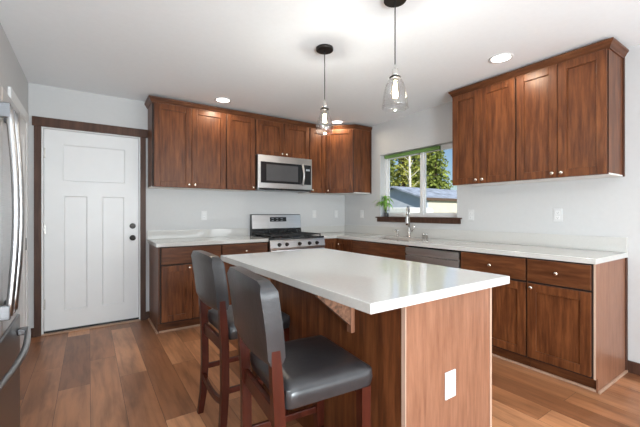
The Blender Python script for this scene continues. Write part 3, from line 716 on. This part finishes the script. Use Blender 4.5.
# ------------------------------------------------------------------ lights of the room
def pendant(x, y, prof, label, zneck=2.02):
    t = thing('pendant_lamp', label, 'pendant light', (x, y, zneck-.2), 'glass pendants over the island')
    MB().lathe([(.064, H-.0225), (.066, H-.02), (.066, H-.004), (.064, H-.0005)], (x, y, 0), ZV, 28).build('canopy', 'bronze', t)
    MB().tube([(x, y, zneck+.055), (x, y, H-.022)], .0035, 8).build('cord', 'cord', t)
    sk_ = MB().lathe([(.004, .075), (.009, .06), (.010, .05), (.017, .046), (.019, .02), (.019, -.01)], (x, y, zneck), ZV, 20).build('socket', 'chrome', t)
    MB().lathe([(.0245, -.012), (.034, -.008), (.034, -.002), (.0245, .006)], (x, y, zneck), ZV, 24).build('collar', 'bronze', sk_)
    th_ = .0022; outer = [(r_, z) for r_, z in prof]; inner = [(max(r_-th_, .002), z) for r_, z in prof[::-1]]
    MB().lathe(outer+inner, (x, y, zneck), ZV, 40, closed=True).build('lamp_shade', 'glass', t, True)
    bl = MB().lathe([(.012, -.012), (.013, -.03), (.022, -.06), (.027, -.085), (.024, -.112), (.012, -.13), (.002, -.134)], (x, y, zneck), ZV, 20).build('bulb', 'bulbglass', t, True)
    fl = MB()
    for k in range(6):
        a = k*math.pi/3; fl.tube([(x+.006*math.cos(a), y+.006*math.sin(a), zneck-.04), (x+.013*math.cos(a), y+.013*math.sin(a), zneck-.105)], .0022, 6)
    fl.build('filament', 'filament', bl)
    l = bpy.data.lights.new('bulb_glow', 'POINT'); l.energy = 9; l.color = (.93, .97, 1); l.shadow_soft_size = .015
    o = bpy.data.objects.new('bulb_glow', l); COL.objects.link(o); o.parent = t; o.location = (0, 0, .2-.085)
    return t
pendant(1.503, 2.16, [(.026, 0), (.030, -.018), (.042, -.055), (.058, -.095), (.068, -.13), (.070, -.155), (.064, -.18), (.050, -.196)], 'pear-shaped clear glass pendant lamp hanging over the far end of the island')
pendant(1.495, 1.422, [(.027, 0), (.038, -.016), (.053, -.045), (.063, -.08), (.069, -.12), (.073, -.16), (.0765, -.186)], 'bell-shaped clear glass pendant lamp hanging over the near end of the island')
def downlight(x, y, label, e=9):
    t = thing('recessed_light', label, 'ceiling light', (x, y, H-.008), 'recessed ceiling lights')
    MB().lathe([(.093, -.0005), (.092, -.005), (.078, -.007), (.07, -.0012), (.07, -.0005)], (x, y, H), ZV, 32, closed=True).build('trim_ring', 'vinyl', t)
    MB().lathe([(.0695, -.0025), (.0695, -.0008)], (x, y, H), ZV, 32).build('lens', 'lens', t)
    l = bpy.data.lights.new('downlight_beam', 'SPOT'); l.energy = e; l.color = (1, .86, .66); l.spot_size = R(172); l.spot_blend = .25; l.shadow_soft_size = .05
    o = bpy.data.objects.new('downlight_beam', l); COL.objects.link(o); o.parent = t; o.location = (0, 0, -.012)
downlight(1.25, 3.80, 'recessed ceiling light above the cabinet by the entry door')
downlight(2.873, 3.827, 'recessed ceiling light in front of the angled corner cabinet')
downlight(2.801, 1.493, 'recessed ceiling light above the right wall cabinets')
# wall outlets
bk_ = ((1, 0, 0), (0, -1, 0)); rt_ = ((0, -1, 0), (-1, 0, 0))
duplex((1.193, D, 1.185), *bk_, None, 'white outlet on the back wall left of the stove')
duplex((2.836, D, 1.20), *bk_, None, 'white outlet on the back wall just right of the stove')
duplex((3.253, D, 1.20), *bk_, None, 'white outlet on the back wall beside the corner')
duplex((RX, 3.938, 1.20), *rt_, None, 'white outlet on the right wall left of the window')
duplex((RX, 2.153, 1.195), *rt_, None, 'white outlet on the right wall just right of the window')
duplex((RX, 1.324, 1.20), *rt_, None, 'white outlet on the right wall below the nearer wall cabinet')
# potted plant on the sill
px, py, pz = RX+.03, 3.455, wz0+.016
pl = thing('bamboo_plant', 'small green bamboo plant in a glass vase on the window sill', 'plant', (px, py, pz))
vp = [(.026, .0006), (.034, .012), (.036, .05), (.026, .082), (.029, .095)]
MB().lathe(vp+[(r_-.003, z) for r_, z in vp[::-1]], (px, py, pz), ZV, 20, closed=True).build('vase', 'vase', pl, True)
M['pebble'] = plain('vase_pebbles', (.25, .24, .24), .7, 0, .4, 60)
MB().lathe([(.02, .006), (.029, .014), (.031, .045), (.022, .052)], (px, py, pz), ZV, 16).build('pebbles', 'pebble', pl)
M['stem'] = plain('bamboo_stem', (.20, .34, .07), .5, 0, .2); M['leaf'] = plain('bamboo_leaf', (.28, .52, .10), .45, 0, .3, 20)
tips = []
for k, (dx, dy, hh) in enumerate(((0, .006, .27), (-.006, -.01, .23), (-.01, .012, .19))):
    p = [(px+dx*.5, py+dy*.5, pz+.03), (px+dx, py+dy, pz+.12), (px+dx*2.5, py+dy*2.5, pz+hh)]
    MB().tube(p, [.005, .0048, .004], 8).build('stem', 'stem', pl); tips += [(Vector(p[1])*.4+Vector(p[2])*.6), Vector(p[2]), Vector(p[2])+Vector((0, 0, .01))]
for t_ in tips:
    for q in range(4):
        a = random.uniform(0, 6.28); L = random.uniform(.10, .17); d = Vector((math.cos(a)*.45-.28, math.sin(a), 0)); up = random.uniform(.1, .9)
        mb = MB(); A = None
        side = d.cross(Vector((0, 0, 1))).normalized(); prev = None
        for s_i in range(6):
            r_ = s_i/5; c = t_+d*L*r_+Vector((0, 0, L*(up*r_-.9*r_*r_))); wv = .014*math.sin(math.pi*min(1, r_*.9+.1))+.0005
            v = (mb.bm.verts.new(c-side*wv), mb.bm.verts.new(c+Vector((0, 0, -.003))), mb.bm.verts.new(c+side*wv))
            if prev:
                mb.bm.faces.new((prev[0], prev[1], v[1], v[0])); mb.bm.faces.new((prev[1], prev[2], v[2], v[1]))
            prev = v
        mb.build('leaf', 'leaf', pl, True)
# ------------------------------------------------------------------ outside the window
GZ = -.75
M['grass'] = plain('winter_lawn', (.14, .17, .07), .9, 0, .4, 2)
struct('ground', MB().box(RX+.4, 70, -25, 70, GZ-.2, GZ), 'grass', 'lawn outside the window')
M['bluesiding'] = plain('blue_grey_siding', (.50, .54, .62), .7, 0, .06, 3); M['cream'] = plain('cream_siding', (.62, .585, .49), .7, 0, .06, 3)
M['roof'] = plain('mottled_grey_roof', (.30, .34, .42), .8, 0, .45, 2.2); M['fascia'] = plain('brown_fascia', (.10, .06, .04), .7)  # roof tone varies in broad patches
M['vanw'] = plain('white_vehicle_paint', (.75, .75, .74), .3); M['vang'] = plain('vehicle_glass', (.02, .025, .03), .1)
sh = thing('shed', 'blue grey outbuilding with a mottled grey roof outside the window', 'shed', (19.5, 14.27, GZ))
sx, ex, ya, ym_, yb = 15., 26., 11.96, 14.27, 16.58
zw, zr = 1.96, 2.70
b = MB(); b.extr([(sx, ya, GZ+.001), (sx, yb, GZ+.001), (sx, yb, zw), (sx, ym_, zr), (sx, ya, zw)], (.12, 0, 0)); b.build('gable_wall', 'bluesiding', sh)
MB().box(sx+.121, ex, ya, ya+.12, GZ+.001, zw).build('front_wall', 'cream', sh)
MB().box(sx+.121, ex, yb-.12, yb, GZ+.001, zw).build('back_wall', 'bluesiding', sh)
sl2 = (zr-zw)/(ym_-ya)
for s_ in (-1, 1):
    y_e = ya-.12 if s_ < 0 else yb+.3; z_e = zw-.12*sl2 if s_ < 0 else zw-.3*sl2
    rf = MB(); rf.extr([(sx-.3, y_e, z_e+.01), (sx-.3, ym_, zr+.01), (sx-.3, ym_, zr+.10), (sx-.3, y_e, z_e+.10)], (ex-sx+.6, 0, 0)); rf.build('roof_slope', 'roof', sh)
MB().box(sx-.3, ex+.3, ya-.16, ya-.125, zw-.12*sl2-.03, zw-.12*sl2+.11).build('fascia', 'fascia', sh)
vn = thing('van', 'white vehicle parked in front of the blue outbuilding', 'vehicle', (12.4, 11.6, GZ))
b = MB(); b.extr([(11.6, 10.2, GZ+.35), (11.6, 13.1, GZ+.35), (11.6, 13.1, GZ+1.3), (11.6, 12.6, GZ+1.45), (11.6, 12.25, 1.36), (11.6, 11.95, 1.47), (11.6, 10.35, 1.47), (11.6, 10.2, 1.36)], (1.7, 0, 0), .06); b.build('body', 'vanw', vn)
MB().frame((11.596, 0, 0), (0, 1, 0), ZV, (-1, 0, 0), (10.4, 12.2), (GZ+1.45, 1.2), (0, .01)).build('side_window', 'vang', vn)
for wy in (10.75, 12.55):
    for wx in (11.62, 13.08): MB().lathe([(.33, 0), (.36, .03), (.36, .17), (.33, .2)], (wx, wy, GZ+.36), (1, 0, 0), 24).build('wheel', 'black', vn)
def conifer(x, y, h, rad, label, seed, col, z0=1.0):
    rnd = random.Random(seed); t = thing('conifer_tree', label, 'tree', (x, y, GZ), 'evergreens beyond the outbuilding')
    MB().tube([(x, y, GZ), (x, y, GZ+h)], [.28, .03], 8).build('trunk', 'fascia', t)
    mb = MB(); nb = int(h*34)
    for k in range(nb):
        q = rnd.random()**.85; z = GZ+z0+(h-z0)*q; L = rad*(1-q)**.8*rnd.uniform(.55, 1.1)+.12; a = rnd.uniform(0, 6.28)
        d = Vector((math.cos(a), math.sin(a), 0)); sd_ = Vector((-d.y, d.x, 0)); ns = max(4, int(L*7))
        for s_i in range(ns):
            r_ = (s_i+.6)/ns; c = Vector((x, y, z))+d*L*r_+Vector((0, 0, .15*L*r_-.42*L*r_*r_))
            for e in range(3):
                l = rnd.uniform(.18, .42)*(1.1-.5*r_); w_ = rnd.uniform(.05, .11)
                v = (sd_*rnd.uniform(-1, 1)+d*rnd.uniform(.1, .9)+Vector((0, 0, rnd.uniform(-.7, .25)))).normalized()
                o_ = v.cross(Vector((rnd.uniform(-1, 1), rnd.uniform(-1, 1), rnd.uniform(-1, 1)))).normalized()
                P = [mb.bm.verts.new(p) for p in (c, c+v*l*.55+o_*w_, c+v*l, c+v*l*.55-o_*w_)]
                mb.bm.faces.new(P)
    mb.build('foliage', col, t); return t
M['fir'] = plain('fir_needles', (.22, .27, .05), .8, 0, .6, 1.6); M['fir2'] = plain('yellow_green_needles', (.36, .37, .08), .8, 0, .6, 1.6)
def on(px_, y): a = (px_-320)/341.9; c, s = math.cos(R(34.05)), math.sin(R(34.05)); return y*(a*c+s)/(c-a*s)
for k, (pxx, yy, hh, rr, col, lb) in enumerate(((436, 20, 10, 2.3, 'fir', 'dense evergreen tree at the right of the window view'),
        (426, 25, 12, 2.4, 'fir2', 'tall yellow-green evergreen just left of the rightmost tree'),
        (403, 19.6, 8.5, 1.5, 'fir2', 'slender evergreen behind the roof peak of the outbuilding'),
        (415, 30, 12, 2.5, 'fir', 'distant evergreen seen beside the window mullion'),
        (388, 27, 11, 2.0, 'fir', 'evergreen at the left edge of the window view'))):
    conifer(on(pxx, yy), yy, hh, rr, lb, k, col)
M['birch'] = plain('pale_bark', (.62, .58, .50), .8, 0, .25, 4)
bt = thing('bare_tree', 'pale slender bare trunk standing before the evergreens', 'tree', (on(410, 17.5), 17.5, GZ))
bx, by = on(410, 17.5), 17.5
MB().tube([(bx, by, GZ), (bx+.02, by, 3), (bx-.05, by+.05, 7)], [.11, .10, .05], 8).build('trunk', 'birch', bt)
for k in range(14):
    z = 2.4+k*.3; a = k*2.4; L = .5+.3*random.random()
    MB().tube([(bx, by, z), (bx+math.cos(a)*L*.5, by+math.sin(a)*L*.5, z+.25), (bx+math.cos(a)*L, by+math.sin(a)*L, z+.6)], [.03, .02, .008], 6).build('branch', 'birch', bt)
